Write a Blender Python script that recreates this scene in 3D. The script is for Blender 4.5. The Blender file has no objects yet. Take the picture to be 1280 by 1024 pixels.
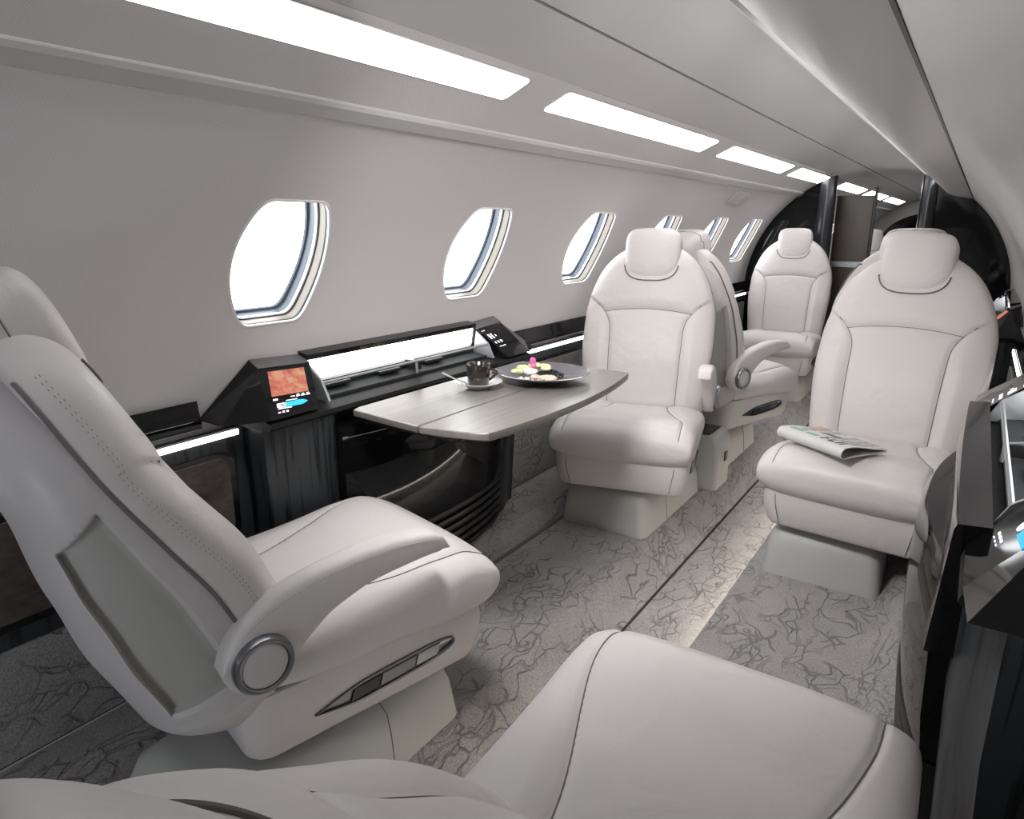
import bpy, bmesh, math, random
import numpy as np
from mathutils import Vector, Matrix
random.seed(7)
C = bpy.context.scene.collection
PI = math.pi

# ------------------------------------------------------------------ materials
def _mat(name):
    m = bpy.data.materials.new(name); m.use_nodes = True
    nt = m.node_tree; b = nt.nodes['Principled BSDF']
    return m, nt, b
def L(nt, a, b): nt.links.new(a, b)
def N(nt, t, **k):
    n = nt.nodes.new(t)
    for a, v in k.items(): setattr(n, a, v)
    return n
def simple(name, col, rough=.5, metal=0., coat=0., spec=.5, noise=None, bump=0., bscale=200.):
    m, nt, b = _mat(name)
    b.inputs['Base Color'].default_value = (*col, 1); b.inputs['Roughness'].default_value = rough
    b.inputs['Metallic'].default_value = metal; b.inputs['Coat Weight'].default_value = coat
    b.inputs['Specular IOR Level'].default_value = spec
    tc = N(nt, 'ShaderNodeTexCoord')
    if noise:
        nz = N(nt, 'ShaderNodeTexNoise'); nz.inputs['Scale'].default_value = noise[0]; nz.inputs['Detail'].default_value = 4
        L(nt, tc.outputs['Object'], nz.inputs['Vector'])
        r = N(nt, 'ShaderNodeMapRange'); r.inputs['To Min'].default_value = 1-noise[1]; r.inputs['To Max'].default_value = 1+noise[1]
        L(nt, nz.outputs['Fac'], r.inputs['Value'])
        mx = N(nt, 'ShaderNodeVectorMath', operation='SCALE'); mx.inputs[0].default_value = col
        L(nt, r.outputs['Result'], mx.inputs['Scale']); L(nt, mx.outputs['Vector'], b.inputs['Base Color'])
    if bump:
        nz = N(nt, 'ShaderNodeTexNoise'); nz.inputs['Scale'].default_value = bscale; nz.inputs['Detail'].default_value = 3
        L(nt, tc.outputs['Object'], nz.inputs['Vector'])
        bp = N(nt, 'ShaderNodeBump'); bp.inputs['Strength'].default_value = bump; bp.inputs['Distance'].default_value = .002
        L(nt, nz.outputs['Fac'], bp.inputs['Height']); L(nt, bp.outputs['Normal'], b.inputs['Normal'])
    return m
def emit(name, col, s):
    m, nt, b = _mat(name)
    b.inputs['Base Color'].default_value = (*[min(1, c) for c in col], 1)
    b.inputs['Emission Color'].default_value = (*col, 1); b.inputs['Emission Strength'].default_value = s
    return m

M = {}
def leather(name, col):
    m, nt, b = _mat(name)
    tc = N(nt, 'ShaderNodeTexCoord')
    v = N(nt, 'ShaderNodeTexVoronoi'); v.inputs['Scale'].default_value = 420
    n = N(nt, 'ShaderNodeTexNoise'); n.inputs['Scale'].default_value = 7; n.inputs['Detail'].default_value = 3; n.inputs['Distortion'].default_value = .8
    n2 = N(nt, 'ShaderNodeTexNoise'); n2.inputs['Scale'].default_value = 3
    for q in (v, n, n2): L(nt, tc.outputs['Object'], q.inputs['Vector'])
    b1 = N(nt, 'ShaderNodeBump'); b1.inputs['Strength'].default_value = .10; b1.inputs['Distance'].default_value = .001
    L(nt, v.outputs['Distance'], b1.inputs['Height'])
    b2 = N(nt, 'ShaderNodeBump'); b2.inputs['Strength'].default_value = .3; b2.inputs['Distance'].default_value = .022
    L(nt, n.outputs['Fac'], b2.inputs['Height']); L(nt, b1.outputs['Normal'], b2.inputs['Normal'])
    L(nt, b2.outputs['Normal'], b.inputs['Normal'])
    r = N(nt, 'ShaderNodeMapRange'); r.inputs['To Min'].default_value = .96; r.inputs['To Max'].default_value = 1.04
    L(nt, n2.outputs['Fac'], r.inputs['Value'])
    mx = N(nt, 'ShaderNodeVectorMath', operation='SCALE'); mx.inputs[0].default_value = col
    L(nt, r.outputs['Result'], mx.inputs['Scale']); L(nt, mx.outputs['Vector'], b.inputs['Base Color'])
    b.inputs['Roughness'].default_value = .42; b.inputs['Specular IOR Level'].default_value = .4
    return m
M['leather'] = leather('cream_leather', (.66, .628, .622))
M['shell'] = leather('shell_leather', (.575, .555, .556))
M['seam'] = simple('seam_thread', (.16, .145, .14), .8)
M['stitch'] = simple('stitch_thread', (.36, .335, .325), .8)
M['plastic'] = simple('grey_green_plastic', (.46, .465, .45), .45, noise=(3, .03))
M['pocket'] = simple('pocket_plastic', (.43, .43, .405), .4, noise=(3, .03))
M['black'] = simple('black_gloss', (.005, .005, .006), .05, spec=.4)
M['blacksatin'] = simple('black_satin', (.012, .012, .013), .35)
M['blackmatt'] = simple('black_matt', (.010, .010, .011), .6, spec=.25)
M['steel'] = simple('brushed_gunmetal', (.32, .33, .345), .28, metal=1, noise=(30, .05))
M['darksteel'] = simple('dark_gunmetal', (.16, .165, .175), .3, metal=1)
M['chrome'] = simple('polished_chrome', (.75, .76, .78), .12, metal=1)
M['alu'] = simple('pale_aluminium', (.42, .44, .46), .38, metal=.7)
M['ceil'] = simple('ceiling_panel', (.47, .458, .454), .38, noise=(2, .02))
M['rail'] = simple('rail_panel', (.56, .545, .54), .32, noise=(3, .03))
M['white'] = simple('white_porcelain', (.75, .75, .76), .15, coat=.5)
M['rim'] = simple('window_rim_white', (.78, .75, .73), .3)
M['beige'] = simple('window_reveal_beige', (.24, .22, .185), .4)
M['bluegrey'] = simple('window_gasket_grey', (.075, .095, .125), .35)
M['gasket'] = simple('window_gasket_dark', (.03, .035, .045), .4)
M['led'] = emit('led_white', (1, .985, .97), 5.0)
M['strip'] = emit('strip_light', (.985, .99, 1), 5.4)
M['cove'] = emit('cove_led', (1, .98, .96), 14.0)
M['strip2'] = emit('strip_light_bright', (1, .985, .97), 11.0)
M['brown'] = simple('brown_door_veneer', (.055, .042, .036), .3, noise=(14, .15))
M['mat'] = simple('grey_tray_mat', (.025, .028, .03), .7, spec=.2)

def fabric():
    m, nt, b = _mat('wall_fabric')
    uv = N(nt, 'ShaderNodeUVMap')
    mp = N(nt, 'ShaderNodeMapping'); mp.inputs['Rotation'].default_value[2] = PI/4; mp.inputs['Scale'].default_value = (1350, 1350, 1)
    L(nt, uv.outputs['UV'], mp.inputs['Vector'])
    sx = N(nt, 'ShaderNodeSeparateXYZ'); L(nt, mp.outputs['Vector'], sx.inputs['Vector'])
    s1 = N(nt, 'ShaderNodeMath', operation='SINE'); s2 = N(nt, 'ShaderNodeMath', operation='SINE')
    L(nt, sx.outputs['X'], s1.inputs[0]); L(nt, sx.outputs['Y'], s2.inputs[0])
    ad = N(nt, 'ShaderNodeMath', operation='ADD'); L(nt, s1.outputs[0], ad.inputs[0]); L(nt, s2.outputs[0], ad.inputs[1])
    mr = N(nt, 'ShaderNodeMapRange'); mr.inputs['From Min'].default_value = .6; mr.inputs['From Max'].default_value = 1.8
    L(nt, ad.outputs[0], mr.inputs['Value'])
    mx = N(nt, 'ShaderNodeMix', data_type='RGBA')
    mx.inputs[6].default_value = (.61, .588, .59, 1); mx.inputs[7].default_value = (.74, .718, .72, 1)
    L(nt, mr.outputs['Result'], mx.inputs[0]); L(nt, mx.outputs[2], b.inputs['Base Color'])
    bp = N(nt, 'ShaderNodeBump'); bp.inputs['Strength'].default_value = .25; bp.inputs['Distance'].default_value = .001
    L(nt, mr.outputs['Result'], bp.inputs['Height']); L(nt, bp.outputs['Normal'], b.inputs['Normal'])
    b.inputs['Roughness'].default_value = .7; b.inputs['Specular IOR Level'].default_value = .25
    return m
M['fabric'] = fabric()

def carpet(name, base, vein):
    m, nt, b = _mat(name)
    tc = N(nt, 'ShaderNodeTexCoord')
    wn = N(nt, 'ShaderNodeTexNoise'); wn.inputs['Scale'].default_value = 5.5; wn.inputs['Detail'].default_value = 2
    L(nt, tc.outputs['Object'], wn.inputs['Vector'])
    wv = N(nt, 'ShaderNodeVectorMath', operation='SCALE'); wv.inputs['Scale'].default_value = .2
    L(nt, wn.outputs['Color'], wv.inputs[0])
    av = N(nt, 'ShaderNodeVectorMath', operation='ADD'); L(nt, tc.outputs['Object'], av.inputs[0]); L(nt, wv.outputs[0], av.inputs[1])
    lines = []
    for sc, rot, st, th in ((17, .5, (1, .40, 1), .030), (24, -.7, (1, .34, 1), .036), (14, 1.3, (1, .45, 1), .022)):
        mp = N(nt, 'ShaderNodeMapping'); mp.inputs['Rotation'].default_value[2] = rot; mp.inputs['Scale'].default_value = st
        L(nt, av.outputs[0], mp.inputs['Vector'])
        v = N(nt, 'ShaderNodeTexVoronoi', feature='DISTANCE_TO_EDGE'); v.inputs['Scale'].default_value = sc
        L(nt, mp.outputs['Vector'], v.inputs['Vector'])
        r = N(nt, 'ShaderNodeMapRange', interpolation_type='SMOOTHSTEP'); r.inputs['From Max'].default_value = th*1.7; r.inputs['From Min'].default_value = th*.3
        L(nt, v.outputs['Distance'], r.inputs['Value']); 
        # broken up by a mask so that veins start and stop
        mk = N(nt, 'ShaderNodeTexNoise'); mk.inputs['Scale'].default_value = 5+sc*.3; mk.inputs['Detail'].default_value = 1
        L(nt, mp.outputs['Vector'], mk.inputs['Vector'])
        mr = N(nt, 'ShaderNodeMapRange'); mr.inputs['From Min'].default_value = .38; mr.inputs['From Max'].default_value = .50
        L(nt, mk.outputs['Fac'], mr.inputs['Value'])
        mxm = N(nt, 'ShaderNodeMath', operation='MAXIMUM'); L(nt, r.outputs['Result'], mxm.inputs[0]); L(nt, mr.outputs['Result'], mxm.inputs[1])
        lines.append(mxm.outputs[0])
    p = lines[0]
    for q in lines[1:]:
        mm = N(nt, 'ShaderNodeMath', operation='MULTIPLY'); L(nt, p, mm.inputs[0]); L(nt, q, mm.inputs[1]); p = mm.outputs[0]
    pile = N(nt, 'ShaderNodeTexNoise'); pile.inputs['Scale'].default_value = 190; pile.inputs['Detail'].default_value = 4; pile.inputs['Roughness'].default_value = .7
    L(nt, tc.outputs['Object'], pile.inputs['Vector'])
    big = N(nt, 'ShaderNodeTexNoise'); big.inputs['Scale'].default_value = 9; big.inputs['Detail'].default_value = 3
    L(nt, tc.outputs['Object'], big.inputs['Vector'])
    mx = N(nt, 'ShaderNodeMix', data_type='RGBA'); mx.inputs[6].default_value = (*vein, 1); mx.inputs[7].default_value = (*base, 1)
    L(nt, p, mx.inputs[0])
    r1 = N(nt, 'ShaderNodeMapRange'); r1.inputs['From Min'].default_value = .25; r1.inputs['From Max'].default_value = .75; r1.inputs['To Min'].default_value = .5; r1.inputs['To Max'].default_value = 1.5
    L(nt, pile.outputs['Fac'], r1.inputs['Value'])
    r2 = N(nt, 'ShaderNodeMapRange'); r2.inputs['To Min'].default_value = .8; r2.inputs['To Max'].default_value = 1.2
    L(nt, big.outputs['Fac'], r2.inputs['Value'])
    ml = N(nt, 'ShaderNodeMath', operation='MULTIPLY'); L(nt, r1.outputs['Result'], ml.inputs[0]); L(nt, r2.outputs['Result'], ml.inputs[1])
    sc = N(nt, 'ShaderNodeVectorMath', operation='SCALE'); L(nt, mx.outputs[2], sc.inputs[0]); L(nt, ml.outputs[0], sc.inputs['Scale'])
    L(nt, sc.outputs[0], b.inputs['Base Color'])
    hs = N(nt, 'ShaderNodeMath', operation='MULTIPLY_ADD'); hs.inputs[1].default_value = .55; L(nt, pile.outputs['Fac'], hs.inputs[0]); L(nt, p, hs.inputs[2])
    bp = N(nt, 'ShaderNodeBump'); bp.inputs['Strength'].default_value = .9; bp.inputs['Distance'].default_value = .006
    L(nt, hs.outputs[0], bp.inputs['Height']); L(nt, bp.outputs['Normal'], b.inputs['Normal'])
    b.inputs['Roughness'].default_value = .9; b.inputs['Specular IOR Level'].default_value = .1
    b.inputs['Sheen Weight'].default_value = .25
    return m
M['carpet'] = carpet('carved_carpet', (.35, .334, .334), (.205, .192, .19))

def wood():
    m, nt, b = _mat('black_ash_wood')
    tc = N(nt, 'ShaderNodeTexCoord')
    mp = N(nt, 'ShaderNodeMapping'); mp.inputs['Scale'].default_value = (60, 60, 3.2); L(nt, tc.outputs['Object'], mp.inputs['Vector'])
    n = N(nt, 'ShaderNodeTexNoise'); n.inputs['Scale'].default_value = 1.; n.inputs['Detail'].default_value = 5; n.inputs['Distortion'].default_value = .4
    L(nt, mp.outputs['Vector'], n.inputs['Vector'])
    cr = N(nt, 'ShaderNodeValToRGB'); e = cr.color_ramp.elements
    e[0].position = .42; e[0].color = (.005, .006, .007, 1); e[1].position = .50; e[1].color = (.030, .035, .039, 1)
    L(nt, n.outputs['Fac'], cr.inputs['Fac']); L(nt, cr.outputs['Color'], b.inputs['Base Color'])
    bp = N(nt, 'ShaderNodeBump'); bp.inputs['Strength'].default_value = .2; bp.inputs['Distance'].default_value = .001
    L(nt, n.outputs['Fac'], bp.inputs['Height']); L(nt, bp.outputs['Normal'], b.inputs['Normal'])
    b.inputs['Roughness'].default_value = .38
    return m
M['wood'] = wood()
def suede():
    m, nt, b = _mat('brown_suede')
    tc = N(nt, 'ShaderNodeTexCoord')
    n = N(nt, 'ShaderNodeTexNoise'); n.inputs['Scale'].default_value = 13; n.inputs['Detail'].default_value = 6; n.inputs['Roughness'].default_value = .7
    mp = N(nt, 'ShaderNodeMapping'); mp.inputs['Scale'].default_value = (1, 1, 2.2); L(nt, tc.outputs['Object'], mp.inputs['Vector'])
    L(nt, mp.outputs['Vector'], n.inputs['Vector'])
    cr = N(nt, 'ShaderNodeValToRGB'); e = cr.color_ramp.elements
    e[0].position = .3; e[0].color = (.045, .033, .032, 1); e[1].position = .7; e[1].color = (.13, .098, .092, 1)
    L(nt, n.outputs['Fac'], cr.inputs['Fac']); L(nt, cr.outputs['Color'], b.inputs['Base Color'])
    b.inputs['Roughness'].default_value = .95; b.inputs['Sheen Weight'].default_value = .5; b.inputs['Specular IOR Level'].default_value = .1
    return m
M['suede'] = suede()
def tabletop():
    m, nt, b = _mat('table_veneer')
    tc = N(nt, 'ShaderNodeTexCoord')
    mp = N(nt, 'ShaderNodeMapping'); mp.inputs['Scale'].default_value = (70, 4, 10); L(nt, tc.outputs['Object'], mp.inputs['Vector'])
    n = N(nt, 'ShaderNodeTexNoise'); n.inputs['Scale'].default_value = 1; n.inputs['Detail'].default_value = 6
    L(nt, mp.outputs['Vector'], n.inputs['Vector'])
    cr = N(nt, 'ShaderNodeValToRGB'); e = cr.color_ramp.elements
    e[0].position = .3; e[0].color = (.22, .206, .19, 1); e[1].position = .7; e[1].color = (.275, .26, .24, 1)
    L(nt, n.outputs['Fac'], cr.inputs['Fac']); L(nt, cr.outputs['Color'], b.inputs['Base Color'])
    b.inputs['Roughness'].default_value = .33; b.inputs['Metallic'].default_value = .35
    return m
M['table'] = tabletop()
def glass():
    m = bpy.data.materials.new('window_glass'); m.use_nodes = True; nt = m.node_tree; nt.nodes.clear()
    o = N(nt, 'ShaderNodeOutputMaterial'); t = N(nt, 'ShaderNodeBsdfTransparent'); g = N(nt, 'ShaderNodeBsdfGlossy'); g.inputs['Roughness'].default_value = .02
    mx = N(nt, 'ShaderNodeMixShader'); mx.inputs[0].default_value = .03; L(nt, t.outputs[0], mx.inputs[1]); L(nt, g.outputs[0], mx.inputs[2]); L(nt, mx.outputs[0], o.inputs[0])
    return m
M['glass'] = glass()
def mapscreen():
    m, nt, b = _mat('map_display')
    tc = N(nt, 'ShaderNodeTexCoord')
    n = N(nt, 'ShaderNodeTexNoise'); n.inputs['Scale'].default_value = 70; n.inputs['Detail'].default_value = 6; n.inputs['Roughness'].default_value = .65
    n2 = N(nt, 'ShaderNodeTexNoise'); n2.inputs['Scale'].default_value = 28
    L(nt, tc.outputs['Object'], n.inputs['Vector']); L(nt, tc.outputs['Object'], n2.inputs['Vector'])
    cr = N(nt, 'ShaderNodeValToRGB'); cr.color_ramp.elements[0].position = .3; cr.color_ramp.elements[0].color = (.35, .06, .045, 1)
    cr.color_ramp.elements[1].position = .72; cr.color_ramp.elements[1].color = (.85, .62, .60, 1)
    q = cr.color_ramp.elements.new(.5); q.color = (.75, .22, .15, 1); q = cr.color_ramp.elements.new(.6); q.color = (.72, .42, .22, 1)
    ad = N(nt, 'ShaderNodeMath', operation='MULTIPLY_ADD'); ad.inputs[1].default_value = .5
    mu = N(nt, 'ShaderNodeMath', operation='MULTIPLY'); mu.inputs[1].default_value = .5
    L(nt, n2.outputs['Fac'], mu.inputs[0]); L(nt, n.outputs['Fac'], ad.inputs[0]); L(nt, mu.outputs[0], ad.inputs[2])
    L(nt, ad.outputs[0], cr.inputs['Fac']); L(nt, cr.outputs['Color'], b.inputs['Emission Color']); b.inputs['Emission Strength'].default_value = .9
    b.inputs['Base Color'].default_value = (.01, .01, .01, 1); b.inputs['Roughness'].default_value = .1
    return m
M['map'] = mapscreen()
M['cyan'] = emit('display_cyan', (.02, .42, .85), .9)
M['icon'] = emit('display_icons', (.85, .8, .85), .9)

# ------------------------------------------------------------------ mesh helpers
def obj(name, verts, faces, mat, parent=None, smooth=True, angle=40, mats=None, fm=None):
    me = bpy.data.meshes.new(name)
    me.from_pydata([tuple(v) for v in verts], [], faces); me.validate()
    bm = bmesh.new(); bm.from_mesh(me)
    bmesh.ops.remove_doubles(bm, verts=bm.verts, dist=1e-6)
    if fm is None: bmesh.ops.recalc_face_normals(bm, faces=bm.faces)
    bm.to_mesh(me); bm.free()
    for mm in (mats or [mat]): me.materials.append(mm)
    if fm is not None and len(fm) == len(me.polygons):
        for p, i in zip(me.polygons, fm): p.material_index = i
    if smooth:
        me.shade_smooth(); me.set_sharp_from_angle(angle=math.radians(angle))
    o = bpy.data.objects.new(name, me); C.objects.link(o)
    if parent: o.parent = parent
    return o
class MB:
    def __init__(s): s.v = []; s.f = []
    def add(s, v, f):
        b = len(s.v); s.v += [tuple(p) for p in v]; s.f += [tuple(i+b for i in q) for q in f]; return s
    def rings(s, R, cap0=True, cap1=True, closed=True):
        n = len(R[0]); v = [p for r in R for p in r]; f = []
        for i in range(len(R)-1):
            for j in range(n if closed else n-1):
                k = (j+1) % n; f.append((i*n+j, i*n+k, (i+1)*n+k, (i+1)*n+j))
        if cap0: f.append(tuple(range(n))[::-1])
        if cap1: f.append(tuple((len(R)-1)*n+j for j in range(n)))
        return s.add(v, f)
    def box(s, a, b, r=.0):
        x0, y0, z0 = a; x1, y1, z1 = b
        if r <= 0:
            return s.rings([[(x0, y0, z), (x1, y0, z), (x1, y1, z), (x0, y1, z)] for z in (z0, z1)])
        R = []
        for z, k in ((z0, r), (z0+r, 0), (z1-r, 0), (z1, r)):
            R.append(rrect2(x0+k, y0+k, x1-k, y1-k, max(r-k*.5, 1e-4), z))
        return s.rings(R)
    def tube(s, pts, r, n=6):
        pts = [Vector(p) for p in pts]; R = []; up = None
        for i, p in enumerate(pts):
            d = (pts[min(i+1, len(pts)-1)]-pts[max(i-1, 0)]).normalized()
            if up is None:
                up = Vector((0, 0, 1)) if abs(d.z) < .9 else Vector((1, 0, 0))
            a = d.cross(up).normalized(); up = a.cross(d).normalized()
            rr = r[i] if hasattr(r, '__len__') else r
            R.append([p+rr*(math.cos(2*PI*k/n)*a+math.sin(2*PI*k/n)*up) for k in range(n)])
        return s.rings(R)
    def lathe(s, prof, c=(0, 0, 0), n=32, axis='z'):
        R = []
        for r, h in prof:
            ring = []
            for k in range(n):
                a = 2*PI*k/n; p = (max(r, 1e-5)*math.cos(a), max(r, 1e-5)*math.sin(a), h)
                if axis == 'x': p = (p[2], p[0], p[1])
                if axis == 'y': p = (p[1], p[2], p[0])
                ring.append((p[0]+c[0], p[1]+c[1], p[2]+c[2]))
            R.append(ring)
        return s.rings(R, True, True)
    def prism(s, poly, fn0, fn1):
        return s.rings([[fn0(*p) for p in poly], [fn1(*p) for p in poly]])
    def build(s, name, mat, parent=None, **k): return obj(name, s.v, s.f, mat, parent, **k)
def rrect2(x0, y0, x1, y1, r, z=None, n=4):
    r = min(r, (x1-x0)/2.01, (y1-y0)/2.01); out = []
    for cx, cy, a0 in ((x1-r, y1-r, 0), (x0+r, y1-r, 90), (x0+r, y0+r, 180), (x1-r, y0+r, 270)):
        for k in range(n+1):
            a = math.radians(a0+90*k/n); q = (cx+r*math.cos(a), cy+r*math.sin(a)); out.append(q if z is None else (*q, z))
    return out
def hermite(xs, ys):
    xs = np.array(xs, float); ys = np.array(ys, float); d = np.diff(ys)/np.diff(xs); m = np.zeros_like(ys)
    m[0] = d[0]; m[-1] = d[-1]
    for i in range(1, len(xs)-1): m[i] = 0 if d[i-1]*d[i] <= 0 else 2*d[i-1]*d[i]/(d[i-1]+d[i])
    def f(x):
        x = min(max(x, xs[0]), xs[-1]); i = min(max(int(np.searchsorted(xs, x))-1, 0), len(xs)-2)
        h = xs[i+1]-xs[i]; t = (x-xs[i])/h
        return float((2*t**3-3*t*t+1)*ys[i]+(t**3-2*t*t+t)*h*m[i]+(-2*t**3+3*t*t)*ys[i+1]+(t**3-t*t)*h*m[i+1])
    return f
def sstep(a, b, x):
    t = min(max((x-a)/(b-a), 0), 1); return t*t*(3-2*t)
def thing(name, label, cat, loc=(0, 0, 0), rz=0, group=None):
    o = bpy.data.objects.new(name, None); C.objects.link(o); o.empty_display_size = .1
    o.location = loc; o.rotation_euler = (0, 0, rz); o['label'] = label; o['category'] = cat
    if group: o['group'] = group
    return o
def tag(o, label, cat, group=None):
    o['label'] = label; o['category'] = cat
    if group: o['group'] = group
    return o
def struct(o): o['kind'] = 'structure'; return o

# ------------------------------------------------------------------ fuselage shell
XC, ZC, RR = -.70, .72, .905          # centre line and radius of the round cabin section
Y0, Y1 = -1.3, 12.2
YB = 5.86                               # forward bulkhead
def circ(th, side, inset=0.):           # th above the horizontal, side -1 left / +1 right
    r = RR-inset
    return (XC+side*r*math.cos(th), ZC+r*math.sin(th)*(1 if th > 0 else LOW))
LOW = 3.0                              # below the widest line the side walls fall more steeply
def dw(z):
    k = (z-ZC)/RR/(1 if z > ZC else LOW); return RR*math.sqrt(max(0, 1-k*k))-.004
def arcth(dx): return math.acos(dx/RR)

WIN = [(1.168+.85*k, .145+.015*min(k, 5)) for k in range(12)]+[(.318, .145), (-.532, .145)]
ALO, AHI = .232/.905, .583/.905         # window lower / upper angle
def win_outline(k, grow=0., n=128, side=-1, yshift=0):
    yc, hw = WIN[k]
    ac = (ALO+AHI)/2; ah = (AHI-ALO)/2+grow/RR
    W = lambda v: hw*(1-.36*abs(v)**2.0)+grow
    q = []
    side_ = [(W(v), v) for v in np.linspace(-.84, .84, 24)]
    c1 = [((1-t)**2*W(.84)+2*t*(1-t)*W(1.)+t*t*W(1.)*.72, (1-t)**2*.84+2*t*(1-t)*1.+t*t*1.) for t in np.linspace(.1, 1, 10)]
    right = [(a, -b) for a, b in c1[::-1]]+side_+c1
    q = right+[(-a, b) for a, b in right[::-1]]
    P_ = [(yc+a, ac+b*ah) for a, b in q]
    m = len(P_); seg = [math.hypot(P_[(i+1) % m][0]-P_[i][0], (P_[(i+1) % m][1]-P_[i][1])*RR) for i in range(m)]
    tot = sum(seg); out = []; i = 0; acc = 0.
    for j in range(n):
        tgt = tot*j/n
        while acc+seg[i] < tgt: acc += seg[i]; i += 1
        f = (tgt-acc)/seg[i]; A_, B_ = P_[i], P_[(i+1) % m]
        out.append((A_[0]+(B_[0]-A_[0])*f, A_[1]+(B_[1]-A_[1])*f))
    return out
def wall_grid(side, th0, th1, holes, name, y0=Y0, y1=Y1, mat='fabric'):
    """curved lining with window openings; holes = list of window indices"""
    verts, faces, uvs = [], [], []
    def P(y, th):
        x, z = circ(th, side); verts.append((x, y, z)); uvs.append((y, th*RR)); return len(verts)-1
    ta, tb = ALO-.075, AHI+.075
    def band(ya, yb, a, b, ny, na):
        idx = [[P(ya+(yb-ya)*i/ny, a+(b-a)*j/na) for j in range(na+1)] for i in range(ny+1)]
        for i in range(ny):
            for j in range(na): faces.append((idx[i][j], idx[i+1][j], idx[i+1][j+1], idx[i][j+1]))
    cuts = []
    for k in holes:
        yc, hw = WIN[k]; cuts.append((yc-hw-.06, yc+hw+.06, k))
    cuts.sort()
    band(y0, y1, th0, ta+.004, 40, 24); band(y0, y1, tb-.004, th1, 40, 14)
    cur = y0
    for a, b, k in cuts:
        band(cur-.004, a+.004, ta, tb, 4, 28); cur = b
        out = win_outline(k, .004); n = len(out); yc, hw = WIN[k]; tc = (ta+tb)/2
        m = 6; rows = []
        for q in range(m+1):
            f = (q/m); row = []
            for (y, th) in out:
                dy, dt = (y-yc)/((b-a)/2), (th-tc)/((tb-ta)/2)
                s = 1/max(abs(dy), abs(dt)); Y, T = yc+(y-yc)*s, tc+(th-tc)*s
                row.append((y+(Y-y)*f, th+(T-th)*f))
            rows.append(row)
        # snap corner rays to the corners
        for cy, ct in ((a, ta), (a, tb), (b, ta), (b, tb)):
            j = min(range(n), key=lambda i: (rows[m][i][0]-cy)**2+((rows[m][i][1]-ct))**2)
            for q in range(m+1):
                f = q/m; y, th = out[j]; rows[q][j] = (y+(cy-y)*f, th+(ct-th)*f)
        idx = [[P(*p) for p in r] for r in rows]
        for q in range(m):
            for j in range(n):
                k2 = (j+1) % n; faces.append((idx[q][j], idx[q][k2], idx[q+1][k2], idx[q+1][j]))
    band(cur-.004, y1, ta, tb, 16, 28)
    me = bpy.data.meshes.new(name); me.from_pydata(verts, [], faces)
    uvl = me.uv_layers.new(name='UVMap')
    for lp in me.loops: uvl.data[lp.index].uv = uvs[lp.vertex_index]
    me.materials.append(M[mat]); me.shade_smooth()
    o = bpy.data.objects.new(name, me); C.objects.link(o)
    nn = []
    for v in me.vertices:
        d = Vector((-(v.co.x-XC), 0, -(v.co.z-ZC)/(1 if v.co.z > ZC else LOW**2))); nn.append(d.normalized())
    bm = bmesh.new(); bm.from_mesh(me)
    for f in bm.faces:
        c = f.calc_center_median()
        if f.normal.dot(Vector((XC-c.x, 0, ZC-c.z))) < 0: f.normal_flip()
    bm.to_mesh(me); bm.free()
    me.normals_split_custom_set_from_vertices(nn)
    return struct(o)
TH_TRIM = arcth(.555); TH_TRIM2 = arcth(.512)
wall_left = wall_grid(-1, -.27, TH_TRIM, [0, 1, 2, 3, 4, 5, 7, 8, 9, 10], 'wall_left')
wall_right = wall_grid(1, -.27, arcth(.60), [], 'wall_right', mat='ceil')

def arc_strip(name, side, tha, thb, y0, y1, mat, inset=None, n=14, ny=1, thick=.012, kind=True, uv=False, parent=None):
    inset = inset or (lambda f: 0.)
    R = []
    prof = []
    for i in range(n+1):
        f = i/n; th = tha+(thb-tha)*f; prof.append((circ(th, side, inset(f)), th))
    back = [(circ(th, side, -thick), th) for (_, th) in prof[::-1]]
    ring = [p for p, _ in prof]+[p for p, _ in back]
    verts, faces = [], []
    mb = MB()
    mb.rings([[(x, y, z) for x, z in ring] for y in np.linspace(y0, y1, ny+1)])
    o = mb.build(name, mat, parent, angle=35)
    if uv:
        me = o.data; l = me.uv_layers.new(name='UVMap')
        for lp in me.loops:
            v = me.vertices[lp.vertex_index].co; l.data[lp.index].uv = (v.y, math.atan2(v.z-ZC, side*(v.x-XC))*RR)
    return struct(o) if kind else o
# left cove trim, two textured bands and the smooth ceiling panels
def trim_in(f): return .012 if .12 < f < .88 else .0
arc_strip('trim_1', -1, TH_TRIM, TH_TRIM2, Y0, Y1, M['ceil'], lambda f: .010*min(1, f*6)*(1 if f < .85 else (1-f)/.15*.6+.4), n=20)
TH_LO, TH_HI = arcth(.405), arcth(.318)
TH_SEAM = arcth(.082)
arc_strip('ceiling', -1, TH_TRIM2+.004, arcth(.29), Y0, Y1, M['fabric'], uv=True)
arc_strip('ceiling', -1, arcth(.29)+.002, TH_SEAM, Y0, Y1, M['ceil'])
# centre ceiling panel from the dark seam to the right-hand lip
def centre_panel():
    prof = []
    for i in range(25):
        dx = -.072+(.30+.072)*i/24; prof.append((XC+dx, ZC+math.sqrt(RR**2-dx*dx)))
    ring = prof+[(x, z+.014) for x, z in prof[::-1]]
    mb = MB(); mb.rings([[(x, y, z) for x, z in ring] for y in (Y0, Y1)])
    return struct(mb.build('ceiling', M['ceil'], angle=35))
centre_panel()
mb = MB(); mb.box((XC-.10, Y0, ZC+.912), (XC-.05, Y1, ZC+.93)); struct(mb.build('trim_2', M['blacksatin']))
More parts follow.
